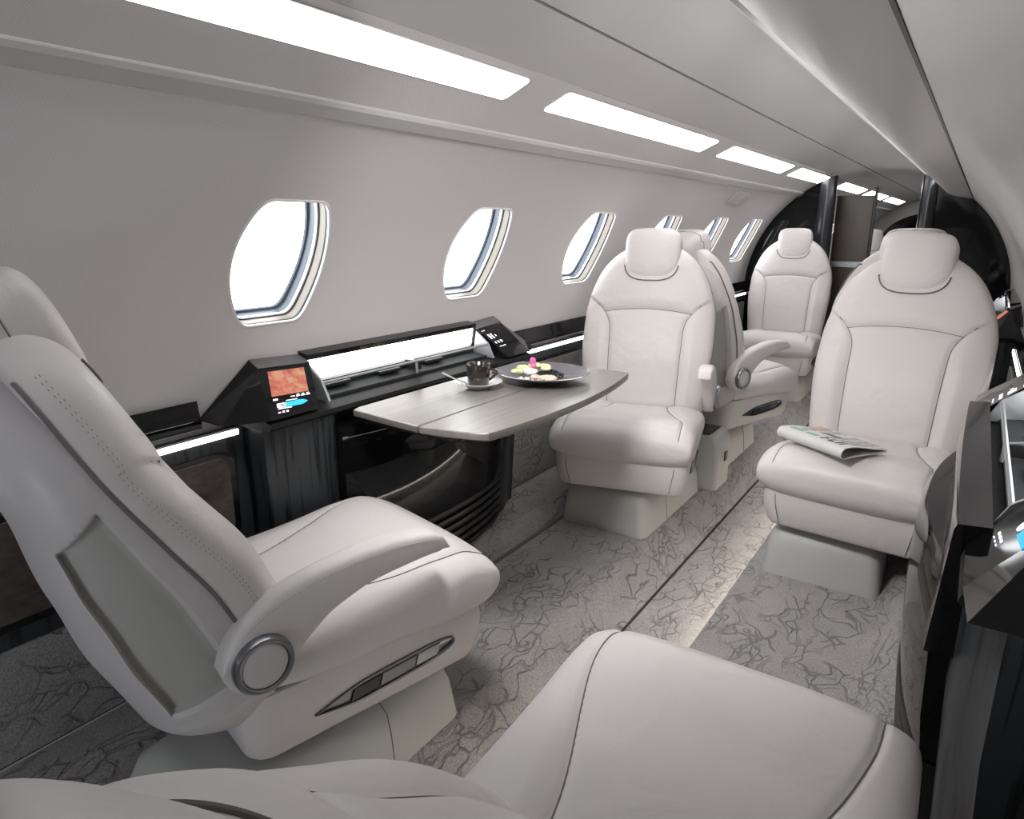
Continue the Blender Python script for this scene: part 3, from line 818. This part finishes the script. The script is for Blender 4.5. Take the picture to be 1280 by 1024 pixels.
# ------------------------------------------------------------------ side consoles
def console(side, yc, label, full=True, stowed=False):
    o = thing('side_console', label, 'console', (XC+side*.80, yc, 0))
    ox = XC+side*.80
    def P(d, y, z): return (XC+side*d-ox, y, z)          # d = distance from the centre line, y relative to the unit's centre
    h = .58                                               # half length of the cabinet
    # body: black ash faced cabinet
    yb = .46
    def body(y0, y1, mat, nm, fr=None):
        fr = fr or (lambda y: .755)
        R = []
        for y in np.linspace(y0, y1, 9):
            f = fr(y); R.append([P(f, y, .70), P(f-.0, y, .45), P(f+.02, y, .08), P(dw(.12), y, .08), P(dw(.3), y, .3), P(dw(.5), y, .5), P(dw(.70), y, .70)])
        mb = MB(); mb.rings(R); return mb.build(nm, mat, o, angle=30)
    body(-h-.02, -yb+.06, M['wood'], 'end_panel', lambda y: .755+.05*sstep(-yb+.02, -h-.02, y))
    body(yb-.06, h+.02, M['wood'], 'end_panel', lambda y: .755+.05*sstep(yb-.02, h+.02, y))
    # glossy bowed housing for the table, ribbed along its foot
    def bow(y): return .755-.088*max(0, 1-(y/(yb))**2)**.8
    R = []
    ys = np.linspace(-yb+.06, yb-.06, 33)
    def front(y):
        b = bow(y); pr = [(b+.012, .652), (b, .625), (b-.004, .5), (b+.002, .36), (b+.012, .27)]
        return pr
    mb = MB(); R = []
    for y in ys: R.append([P(d, y, z) for d, z in front(y)]+[P(dw(.27), y, .27), P(dw(.5), y, .5), P(dw(.652), y, .652)])
    mb.rings(R); mb.build('table_housing', M['black'], o, angle=35)
    # ribs
    R = []
    for y in ys:
        b = bow(y); pr = []
        for q in range(6):
            z1 = .275-.034*q; inw = .012+.003*q
            pr += [(b+inw-.004, z1), (b+inw-.006, z1-.012), (b+inw, z1-.024), (b+inw+.012, z1-.029), (b+inw+.012, z1-.033)]
        R.append([P(d, y, z) for d, z in pr]+[P(dw(.16), y, .075), P(dw(.27), y, .275)])
    mb = MB(); mb.rings(R); mb.build('ribbed_foot', M['blacksatin'], o, angle=25)
    # ledge under pods / bin: gloss lip
    mb = MB(); mb.rings([[P(.745, y, .712), P(.742, y, .70), P(.755, y, .69), P(dw(.69), y, .69), P(dw(.725), y, .725), P(.80, y, .725)] for y in (-.62, .62)]); mb.build('lip', M['blackmatt'], o)
    # pods: sloped touch-screen end blocks
    scr = []
    for e in (-1, 1):
        yi, yo, yt = e*.40, e*.72, e*.565                 # inner end, foot of the slope, top of the slope
        F = [P(.745, yi-e*-.06, .722), P(.845, yi, .828), P(.8525, yt, .836), P(.745, yt+e*.05, .722), P(.752 if stowed else .80, yo, .724)]
        Bk = [P(dw(.722), yi, .722), P(dw(.84)-.002, yi, .846), P(dw(.85)-.002, yt, .856), P(dw(.722), yo, .724)]
        v = F+Bk
        f = [(0, 1, 2, 3), (3, 2, 4), (1, 6, 7, 2), (2, 7, 8, 4), (0, 5, 6, 1), (0, 3, 4, 8, 5)]
        pod = obj('control_pod', v, f, M['black'], o, smooth=False)
        # bevelled grey roof of the pod
        tp = [Vector(F[1]), Vector(Bk[1]), Vector(Bk[2]), Vector(F[2])]
        obj('pod_roof', [p+Vector((-side*.002, 0, .003)) for p in tp]+[p+Vector((-side*.0, 0, .0005)) for p in tp], [(0, 1, 2, 3), (4, 5, 6, 7), (0, 1, 5, 4), (1, 2, 6, 5), (2, 3, 7, 6), (3, 0, 4, 7)], M['darkgrey'], pod, smooth=False)
        # display marks on the sloped face: a = metres outward from the inner edge, v = fraction up the slope
        A, B_ = Vector(F[0]), Vector(F[1]); D_ = Vector(F[2])
        nrm = (B_-A).cross(D_-B_).normalized()
        if nrm.x*side > 0: nrm = -nrm
        def q3(a_, v_, d): return A+(B_-A)*v_+(D_-B_).normalized()*a_+nrm*d
        def face(a0, a1, v0, v1): 
            mbx = MB(); mbx.rings([[q3(a_, v_, d) for a_, v_ in ((a0, v0), (a1, v0), (a1, v1), (a0, v1))] for d in (.0003, .0012)]); return mbx
        def marks(lst, mat, nm):
            mbx = MB()
            for r in lst: k_ = face(*r); mbx.add(k_.v, k_.f)
            mbx.build(nm, mat, pod, smooth=False)
        if e == -1 and not stowed:
            face(.022, .138, .40, .92).build('map_screen', M['map'], pod, smooth=False)
            marks([(.020, .032, .325, .35), (.036, .048, .325, .35), (.052, .064, .325, .35), (.022, .030, .345, .375), (.038, .046, .345, .375), (.054, .062, .345, .375), (.068, .082, .335, .352), (.122, .136, .31, .345),
                   (.062, .098, .27, .285), (.10, .124, .225, .245), (.118, .128, .165, .24), (.10, .116, .19, .205), (.102, .126, .155, .168), (.084, .126, .125, .142),
                   (.120, .128, .05, .075), (.108, .115, .05, .085), (.096, .103, .05, .085)], M['icon'], 'screen_icons')
            mbx = MB(); pl = [(.102, .15), (.105, .20), (.098, .245), (.06, .255), (.045, .25), (.030, .205), (.045, .16), (.06, .15)]
            mbx.rings([[q3(a_, v_, d) for a_, v_ in pl] for d in (.0003, .0010)]); mbx.build('cabin_diagram', M['cyan'], pod, smooth=False)
        elif e == -1:
            marks([(.045, .056, .34, .37), (.062, .073, .34, .37), (.079, .090, .34, .37), (.046, .055, .29, .305), (.063, .072, .29, .305), (.080, .089, .29, .305), (.0561, .0619, .35, .355), (.0731, .0789, .35, .355)], M['icon'], 'screen_icons')
            marks([(.05, .056, .72, .78), (.056, .06, .74, .75), (.06, .066, .72, .78), (.05, .07, .70, .72)], M['icon'], 'screen_text')
            mbx = MB(); mbx.rings([[q3(.082+.011*math.cos(2*PI*k_/24), .58+.07*math.sin(2*PI*k_/24), d) for k_ in range(24)] for d in (.0003, .0012)]); mbx.build('round_button', M['icon'], pod, smooth=False)
            face(.10, .16, .50, .62).build('cabin_diagram', M['cyan'], pod, smooth=False)
        else:
            marks([(.018, .026, .62, .78), (.0262, .0358, .69, .71), (.036, .044, .62, .78), (.058, .063, .66, .72), (.018, .024, .46, .53), (.036, .043, .46, .53), (.055, .065, .46, .53), (.02, .06, .34, .36), (.01, .03, .9, .915)], M['icon'], 'screen_icons')
    # lit back panel of the open bin, its tray, dividers and rail
    a, b = -.40, .40
    mb = MB(); mb.rings([[P(.872, y, .770), P(.862, y, .832), P(.868, y, .834), P(.880, y, .770)] for y in (a+.005, b-.005)]); mb.build('light_panel', M['led'], o, smooth=False)
    mb = MB(); mb.rings([[P(.850, y, .835), P(.850, y, .850), P(dw(.856), y, .858), P(dw(.84), y, .835)] for y in (a, b)]); mb.build('bin_hood', M['black'], o)
    mb = MB(); mb.rings([[P(.80, y, .726), P(.80, y, .734), P(.872, y, .742), P(.872, y, .726)] for y in (a, b)]); mb.build('bin_tray', M['mat'], o)
    mb = MB(); mb.rings([[P(.862, y, .742), P(.862, y, .765), P(.877, y, .768), P(.877, y, .742)] for y in (a, b)]); mb.build('bin_back', M['blacksatin'], o)
    mb = MB()
    for y in (.02, ): mb.box(tuple(min(p, q) for p, q in zip(P(.805, y, .742), P(.868, y+.012, .77))), tuple(max(p, q) for p, q in zip(P(.805, y, .742), P(.868, y+.012, .77))))
    mb.build('bin_divider', M['blacksatin'], o)
    for i in range(3):
        y = -.30+.22*i; mb = MB(); c0, c1 = P(.835, y-.045, .745), P(.858, y+.045, .757); mb.box(tuple(min(p, q) for p, q in zip(c0, c1)), tuple(max(p, q) for p, q in zip(c0, c1)), .003); mb.build('bin_clip', M['blacksatin'], o)
    mb = MB(); mb.tube([P(.798, a+.0, .775), P(.798, b, .775)], .0048, 8); mb.tube([P(.798, 0, .775), P(.796, 0, .735)], .004, 8); mb.tube([P(.798, -.0, .775), P(.845, 0, .785)], .003, 8)
    mb.build('rail', M['alu'], o)
    for y in (a, b):
        mb = MB(); mb.rings([[P(.768, y+dy, .726), P(.796, y+dy, .782), P(.848, y+dy, .822), P(.866, y+dy, .726)] for dy in (-.004, .004)]); mb.build('bin_cheek', M['alu'], o, smooth=False)
    if stowed:
        R = []
        for y in np.linspace(-.455, .49, 15):
            f = .728-.006*(1-(y/.5)**2); R.append([P(f-.012, y, .52), P(f, y, .742), P(f+.004, y, .752), P(.776, y, .756), P(.778, y, .735), P(.778, y, .52)])
        mb = MB(); mb.rings(R); mb.build('stowed_table_leaf', M['black'], o, angle=25)
        mb = MB(); mb.rings([[P(.728, .49+d, .742), P(.778, .49+d, .757), P(.84, .49+d, .79), P(.84, .49+d, .73)] for d in (.0, .010)]); mb.build('end_cap', M['alu'], o, smooth=False)
    return o
M['darkgrey'] = simple('pod_grey_satin', (.11, .105, .11), .35)
console(-1, 1.66, 'black glossy side console with lit open bin and touch screen beside the table')
console(1, 1.66, 'black side console at right edge with stowed table leaf, beside the newspaper seat', stowed=True)
console(1, 4.45, 'far black side console showing a small map screen behind the right seat')

# seat-side ledges: gloss armrest ledge with light line and suede inset
def ledge(side, y0, y1, label, ta=0, tb=0, la=0, lb=0):
    o = thing('side_ledge', label, 'ledge', (XC+side*.84, (y0+y1)/2, 0)); ox = XC+side*.84; oy = (y0+y1)/2
    def P(d, y, z): return (XC+side*d-ox, y-oy, z)
    ys = (y0, y1)
    mb = MB(); mb.rings([[P(dw(.775), y, .775), P(.888, y, .778), P(.885, y, .770), P(.884, y, .755), P(.880, y, .742), P(.875, y, .728), P(.876, y, .712), P(.88, y, .706), P(dw(.706), y, .706)] for y in (y0+ta, y1-tb)]); mb.build('top', M['black'], o, angle=40)
    mb = MB(); mb.rings([[P(.876, y, .682), P(.876, y, .668), P(.884, y, .668), P(.884, y, .682)] for y in (y0+.01+la, y1-.01-lb)]); mb.build('light_strip', M['led'], o, smooth=False)
    mb = MB(); mb.rings([[P(.882, y, .688), P(.882, y, .45), P(.880, y, .08), P(dw(.12), y, .08), P(dw(.3), y, .3), P(dw(.5), y, .5), P(dw(.688), y, .688)] for y in ys]); mb.build('panel', M['wood'], o, angle=30)
    a, b = y0+.06+la, y1-.05-lb
    mb = MB(); pl = rrect2(a-.02, .40-.02, b+.02, .632, .04); mb.rings([[P(.884, y, z) for y, z in pl], [P(.877, y, z) for y, z in pl]]); mb.build('inset_frame', M['black'], o, angle=40)
    mb = MB(); pl = rrect2(a, .40, b, .618, .03); mb.rings([[P(d, y, z) for y, z in pl] for d in (.879, .873)]); mb.build('suede_inset', M['suede'], o, angle=40)
    mb = MB(); pl = rrect2(y0, .085, y1, .34, .01); mb.rings([[P(d, y, z) for y, z in pl] for d in (.884, .876)]); mb.build('lower_panel', M['carpet'], o, angle=40)
ledge(-1, -.55, 1.055, 'black gloss wall ledge with white light line and suede inset beside the near left seat', 0, .12, 0, .01)
ledge(-1, 2.265, 3.72, 'black gloss wall ledge with white light line behind the seat across the table', .12, 0, .14, 0)
ledge(-1, 3.74, YB-.02, 'black gloss wall ledge beside the farthest left seat, next to the bulkhead')
ledge(1, -.55, 1.055, 'black wood wall panel with ledge beside the foreground seat at right bottom corner', 0, .12, 0, .01)
ledge(1, 2.265, 3.845, 'black gloss wall ledge hidden beside the newspaper seat on the right', .12, .12, .14, .14)
ledge(1, 5.055, YB-.02, 'black gloss wall ledge at far right in front of the bulkhead', .12)

# ------------------------------------------------------------------ folding table
o = thing('folding_table', 'satin taupe folding table with pointed far corner, cup and plate on it', 'table', (-1.15, 1.71, .70))
def leaf(poly, nm):
    mb = MB(); R = []
    cx = sum(p[0] for p in poly)/len(poly); cy = sum(p[1] for p in poly)/len(poly)
    def ins(k): return [(x-(x-cx)*k/max(abs(x-cx), .05) if False else cx+(x-cx)*(1-k/.35), cy+(y-cy)*(1-k/.5)) for x, y in poly]
    for z, k in ((-.012, .010), (-.008, .002), (.002, 0), (.008, .001), (.010, .004)): R.append([(x+1.15, y-1.71, z) for x, y in ins(k)])
    mb.rings(R); q = mb.build(nm, M['table'], o, angle=30); return q
def arc_pts(a, b, bulge, n=12):
    a, b = Vector(a), Vector(b); d = b-a; nrm = Vector((d.y, -d.x)).normalized(); return [tuple(a+d*i/n+nrm*bulge*4*(i/n)*(1-i/n)) for i in range(n+1)]
outer = arc_pts((-1.128, 1.250), (-.972, 1.283), .004, 4)+[(-.955, 1.289), (-.944, 1.300)]+arc_pts((-.940, 1.318), (-.958, 2.150), .040, 16)+[(-.965, 2.166)]+arc_pts((-.985, 2.172), (-1.128, 2.168), .004, 4)
inner = [(-1.134, 1.250), (-1.134, 2.168), (-1.385, 2.140), (-1.40, 2.12), (-1.40, 1.30), (-1.39, 1.272)]
leaf(outer, 'outer_leaf'); leaf(inner, 'inner_leaf')
mb = MB(); mb.box((-.25, -.40, -.040), (.10, .40, -.013), .006); mb.build('slide_frame', M['blacksatin'], o)
# ------------------------------------------------------------------ things on the table
ZT = .7105
s_ = tag(MB().lathe([(0, .0), (.034, 0), (.036, .003), (.05, .012), (.074, .020), (.076, .022), (.073, .0225), (.05, .0155), (.034, .008), (0, .007)], n=48).build('saucer', M['white']), 'white saucer under the dark cup on the table', 'saucer')
CUP = (-1.262, 1.685); s_.location = (*CUP, ZT)
M['cup'] = simple('dark_brown_glaze', (.022, .016, .014), .16, coat=.6)
o = thing('coffee_cup', 'dark brown glazed coffee cup standing on the white saucer', 'cup', (*CUP, ZT+.0088))
mb = MB(); mb.lathe([(0, 0), (.030, 0), (.034, .004), (.036, .03), (.037, .068), (.0365, .070), (.034, .068), (.033, .01), (0, .006)], n=40); mb.build('body', M['cup'], o, angle=60)
hp = [(.034+.024*math.sin(PI*i/12), 0, .052-.03*i/12*1.2+.006*math.sin(PI*i/12)) for i in range(13)]
c_, s2 = math.cos(math.radians(35)), math.sin(math.radians(35))
mb = MB(); mb.tube([(p[0]*c_, p[0]*s2, p[2]) for p in hp], .0045, 8); mb.build('handle', M['cup'], o)
mb = MB(); mb.lathe([(0, .052), (.0335, .052), (.0335, .055), (0, .055)], n=30); mb.build('coffee', simple('black_coffee', (.01, .006, .004), .05), o)
mb = MB(); d = Vector((-.055, -.045, 0)).normalized()
b0 = Vector((CUP[0]-.03, CUP[1]-.052, ZT+.0215)); 
pts = [b0+Vector((.03, -.01, -.001)), b0+Vector((0, 0, .004)), b0+Vector((-.05, .012, .011)), b0+Vector((-.088, .020, .017))]
mb.tube(pts, [.006, .0035, .003, .0045], 8); tag(mb.build('teaspoon', M['steel']), 'steel teaspoon lying across the saucer left of the cup', 'spoon')
PL = (-1.142, 1.885)
p_ = tag(MB().lathe([(0, 0), (.055, 0), (.058, .004), (.085, .010), (.150, .030), (.153, .033), (.150, .0345), (.09, .016), (.062, .010), (0, .009)], n=64).build('plate', simple('grey_glazed_plate', (.13, .13, .145), .18, coat=.4)), 'large grey wide-rimmed plate of food on the table', 'plate')
p_.location = (*PL, ZT)
def blob(c, r, mat, n=1, seed=0, sq=1.):
    rnd = random.Random(seed); bm = bmesh.new(); bmesh.ops.create_icosphere(bm, subdivisions=2, radius=1)
    for v in bm.verts: v.co = Vector((v.co.x*r[0], v.co.y*r[1], v.co.z*r[2]))*(1+rnd.uniform(-.12, .12))+Vector(c)
    vs = [v.co[:] for v in bm.verts]; fs = [tuple(v.index for v in f.verts) for f in bm.faces]; bm.free(); return vs, fs
fz = ZT+.012
# orchid garnish
o = thing('orchid_garnish', 'pale green and pink orchid flower laid on the plate', 'flower', (PL[0]-.036, PL[1]-.012, fz+.016))
M['petal'] = simple('pale_green_petal', (.62, .68, .36), .5, noise=(40, .15)); M['pink'] = simple('pink_petal', (.75, .14, .42), .5); M['cream'] = simple('cream_petal', (.8, .78, .72), .5)
for i, (dx, dy, dz, s, m) in enumerate([(-.03, -.01, .012, .026, 'petal'), (-.005, .02, .018, .024, 'petal'), (.025, .035, .014, .024, 'petal'), (.01, -.03, .008, .026, 'cream'), (-.035, -.04, .004, .022, 'petal'), (.045, .01, .016, .02, 'petal')]):
    v, f = blob((dx, dy, dz), (s, s*.8, s*.42), None, seed=i); obj('petal', v, f, M[m], o)
v, f = blob((.0, .0, .036), (.011, .011, .014), None, seed=9); obj('petal', v, f, M['pink'], o)
v, f = blob((.012, -.012, .024), (.009, .009, .008), None, seed=10); obj('petal', v, f, M['pink'], o)
# heap of dark caviar
mb = MB(); rnd = random.Random(3)
for i in range(140):
    a = rnd.uniform(0, 2*PI); r = .040*math.sqrt(rnd.random()); z = .022*(1-(r/.045)**2)*rnd.uniform(.5, 1)
    v, f = blob((PL[0]+.022+r*1.25*math.cos(a), PL[1]+.005+r*math.sin(a), fz+z+.004), (.0036,)*3, None, seed=i); mb.add(v, f)
q = tag(mb.build('caviar', simple('caviar_black', (.012, .012, .016), .15)), 'heap of black caviar beads on the plate', 'caviar'); q['kind'] = 'stuff'
mb = MB(); rnd = random.Random(5)
for i in range(9):
    v, f = blob((PL[0]+.03+rnd.uniform(-.03, .035), PL[1]-.055+rnd.uniform(-.012, .022), fz+.011), (.016, .012, .009), None, seed=20+i); mb.add(v, f)
tag(mb.build('seafood', simple('seafood_pale', (.62, .50, .42), .35, noise=(60, .25))), 'pale seafood pieces in front of the caviar on the plate', 'food')
mb = MB()
for i in range(26): mb.add(*blob((PL[0]-.03+rnd.uniform(-.02, .07), PL[1]-.075+rnd.uniform(-.01, .02), fz+.004), (.005, .005, .004), None, seed=60+i))
q = tag(mb.build('garnish_crumbs', M['cream']), 'white crumbs scattered at the front of the plate', 'garnish'); q['kind'] = 'stuff'
mb = MB(); mb.rings([[(x, y, ZT+z) for x, y in ((-1.355, 1.888), (-1.262, 1.905), (-1.262, 2.04), (-1.352, 2.02))] for z in (0, .004, .006)]); tag(mb.build('napkin', simple('plum_napkin', (.045, .018, .035), .6)), 'folded plum napkin on the table behind the plate', 'napkin')

# newspaper folded on the right seat
def newspaper():
    o = thing('newspaper', 'folded newspaper with colour pictures lying on the right seat cushion', 'newspaper', (-.325, 2.42, .492), math.radians(-33))
    o.scale = (.88, .92, 1)
    w, d = .31, .20                       # along the fold (local x), across (local y)
    def sheet(y): return 0
    mb = MB(); n = 16
    prof = []
    for i in range(n+1):                  # roll at the fold (front edge, -y)
        a = PI/2+PI*i/n; prof.append((-d/2+.024*math.cos(a)+.0, .0215+.0195*math.sin(a)))
    pr = [(d/2, .012)]+[(y, .041-.024*sstep(-.09, d/2*.9, y)) for y in np.linspace(d/2-.02, -d/2, 10)]+prof[1:]+[(y, .004) for y in np.linspace(-d/2+.02, d/2, 8)]
    inner = [(y*.985 if y > -d/2 else y+.0028, z-.0028 if z > .01 else z+.0024) for y, z in pr[::-1]]
    mb.rings([[(x, y, z) for y, z in pr+inner] for x in np.linspace(-w/2, w/2, 6)])
    mb.build('pages', simple('newsprint', (.62, .61, .60), .7, noise=(25, .05)), o, angle=35)
    def zt(y): return (.041-.024*sstep(-.09, d/2*.9, y))+.0006
    def patch(x0, x1, y0, y1, mat, nm='picture'):
        v, f = [], []; k = 6
        for i in range(k+1):
            y = y0+(y1-y0)*i/k; v += [(x0, y, zt(y)), (x1, y, zt(y)), (x0, y, zt(y)-.0008), (x1, y, zt(y)-.0008)]
        for i in range(k): a = 4*i; f += [(a, a+1, a+5, a+4), (a+2, a+6, a+7, a+3), (a, a+4, a+6, a+2), (a+1, a+3, a+7, a+5)]
        f += [(0, 2, 3, 1), (4*k, 4*k+1, 4*k+3, 4*k+2)]
        return v, f
    def P_(lst, mat, nm):
        m2 = MB()
        for r in lst: m2.add(*patch(*r, mat))
        m2.build(nm, mat, o, smooth=False)
    P_([(-.06, .02, -.005, .035)], simple('photo_plum', (.12, .09, .12), .6, noise=(60, .7)), 'picture')
    P_([(-.13, -.065, -.088, -.06), (-.05, .0, -.088, -.065)], simple('photo_green', (.22, .42, .25), .6, noise=(60, .3)), 'picture')
    P_([(-.153, -.11, .02, .095)], simple('photo_pink', (.6, .34, .3), .6, noise=(60, .3)), 'picture')
    P_([(.055, .066, -.09, -.05), (.066, .085, -.09, -.082), (.09, .10, -.09, -.05), (.108, .116, -.09, -.05), (.022, .032, -.09, -.05), (.032, .046, -.074, -.066)], simple('headline_ink', (.05, .05, .055), .6), 'headline')
    rnd = random.Random(1); rows = []
    for cx in (-.10, -.055, .03, .075, .115):
        for q in range(17):
            y = .09-.009*q
            if -.095 < cx < .025 and y < .04: continue
            if y < -.045: continue
            rows.append((cx-.017, cx+rnd.uniform(.008, .02), y, y+.0028))
    P_(rows, simple('text_ink', (.25, .25, .26), .6), 'text_lines')
    return o
newspaper()

# ------------------------------------------------------------------ light
def area(name, loc, target, sx, sy, e, col=(1, .97, .94)):
    l = bpy.data.lights.new(name, 'AREA'); l.shape = 'RECTANGLE'; l.size = sx; l.size_y = sy; l.energy = e; l.color = col
    o = bpy.data.objects.new(name, l); C.objects.link(o); o.location = loc
    o.rotation_euler = (Vector(target)-Vector(loc)).to_track_quat('-Z', 'Y').to_euler(); return o
sp = area('added_fill_spot', (-.80, .95, 1.585), (-.78, 2.4, .2), .35, .35, 13.5); sp.data.spread = math.radians(118)  # added fill above the frame, brightens the facing seats; no cabin fitting
area('aft_fill_light', (-.70, -1.22, .62), (-.75, 3, .55), .6, .6, 6, (.88, .94, 1))  # added fill from behind the camera, not a lamp of the cabin
w = bpy.data.worlds.new('sky'); bpy.context.scene.world = w; w.use_nodes = True
bg = w.node_tree.nodes['Background']; bg.inputs[0].default_value = (.96, .98, 1, 1); bg.inputs[1].default_value = 6.0

# ------------------------------------------------------------------ camera
f_px, vx, vy = 850., 1232., 285.
yv = Vector((vx-640, 512-vy, -f_px)).normalized(); p = math.atan2(512-vy, f_px); zv = Vector((0, math.cos(p), math.sin(p))); xv = yv.cross(zv)
Rm = Matrix((xv, yv, zv))
cam = bpy.data.cameras.new('camera'); cam.sensor_fit = 'HORIZONTAL'; cam.sensor_width = 36; cam.lens = f_px/1280*36; cam.clip_start = .01
co = bpy.data.objects.new('camera', cam); C.objects.link(co); co.matrix_world = Matrix.Translation((0, 0, 1.2)) @ Rm.to_4x4()
sc = bpy.context.scene; sc.camera = co
sc.view_settings.view_transform = 'Standard'; sc.view_settings.look = 'None'; sc.view_settings.gamma = 1; sc.view_settings.exposure = 0
sc.view_settings.use_curve_mapping = False
try:
    sc.cycles.use_denoising = True; sc.cycles.max_bounces = 10; sc.cycles.diffuse_bounces = 6; sc.cycles.sample_clamp_indirect = 4
except Exception: pass
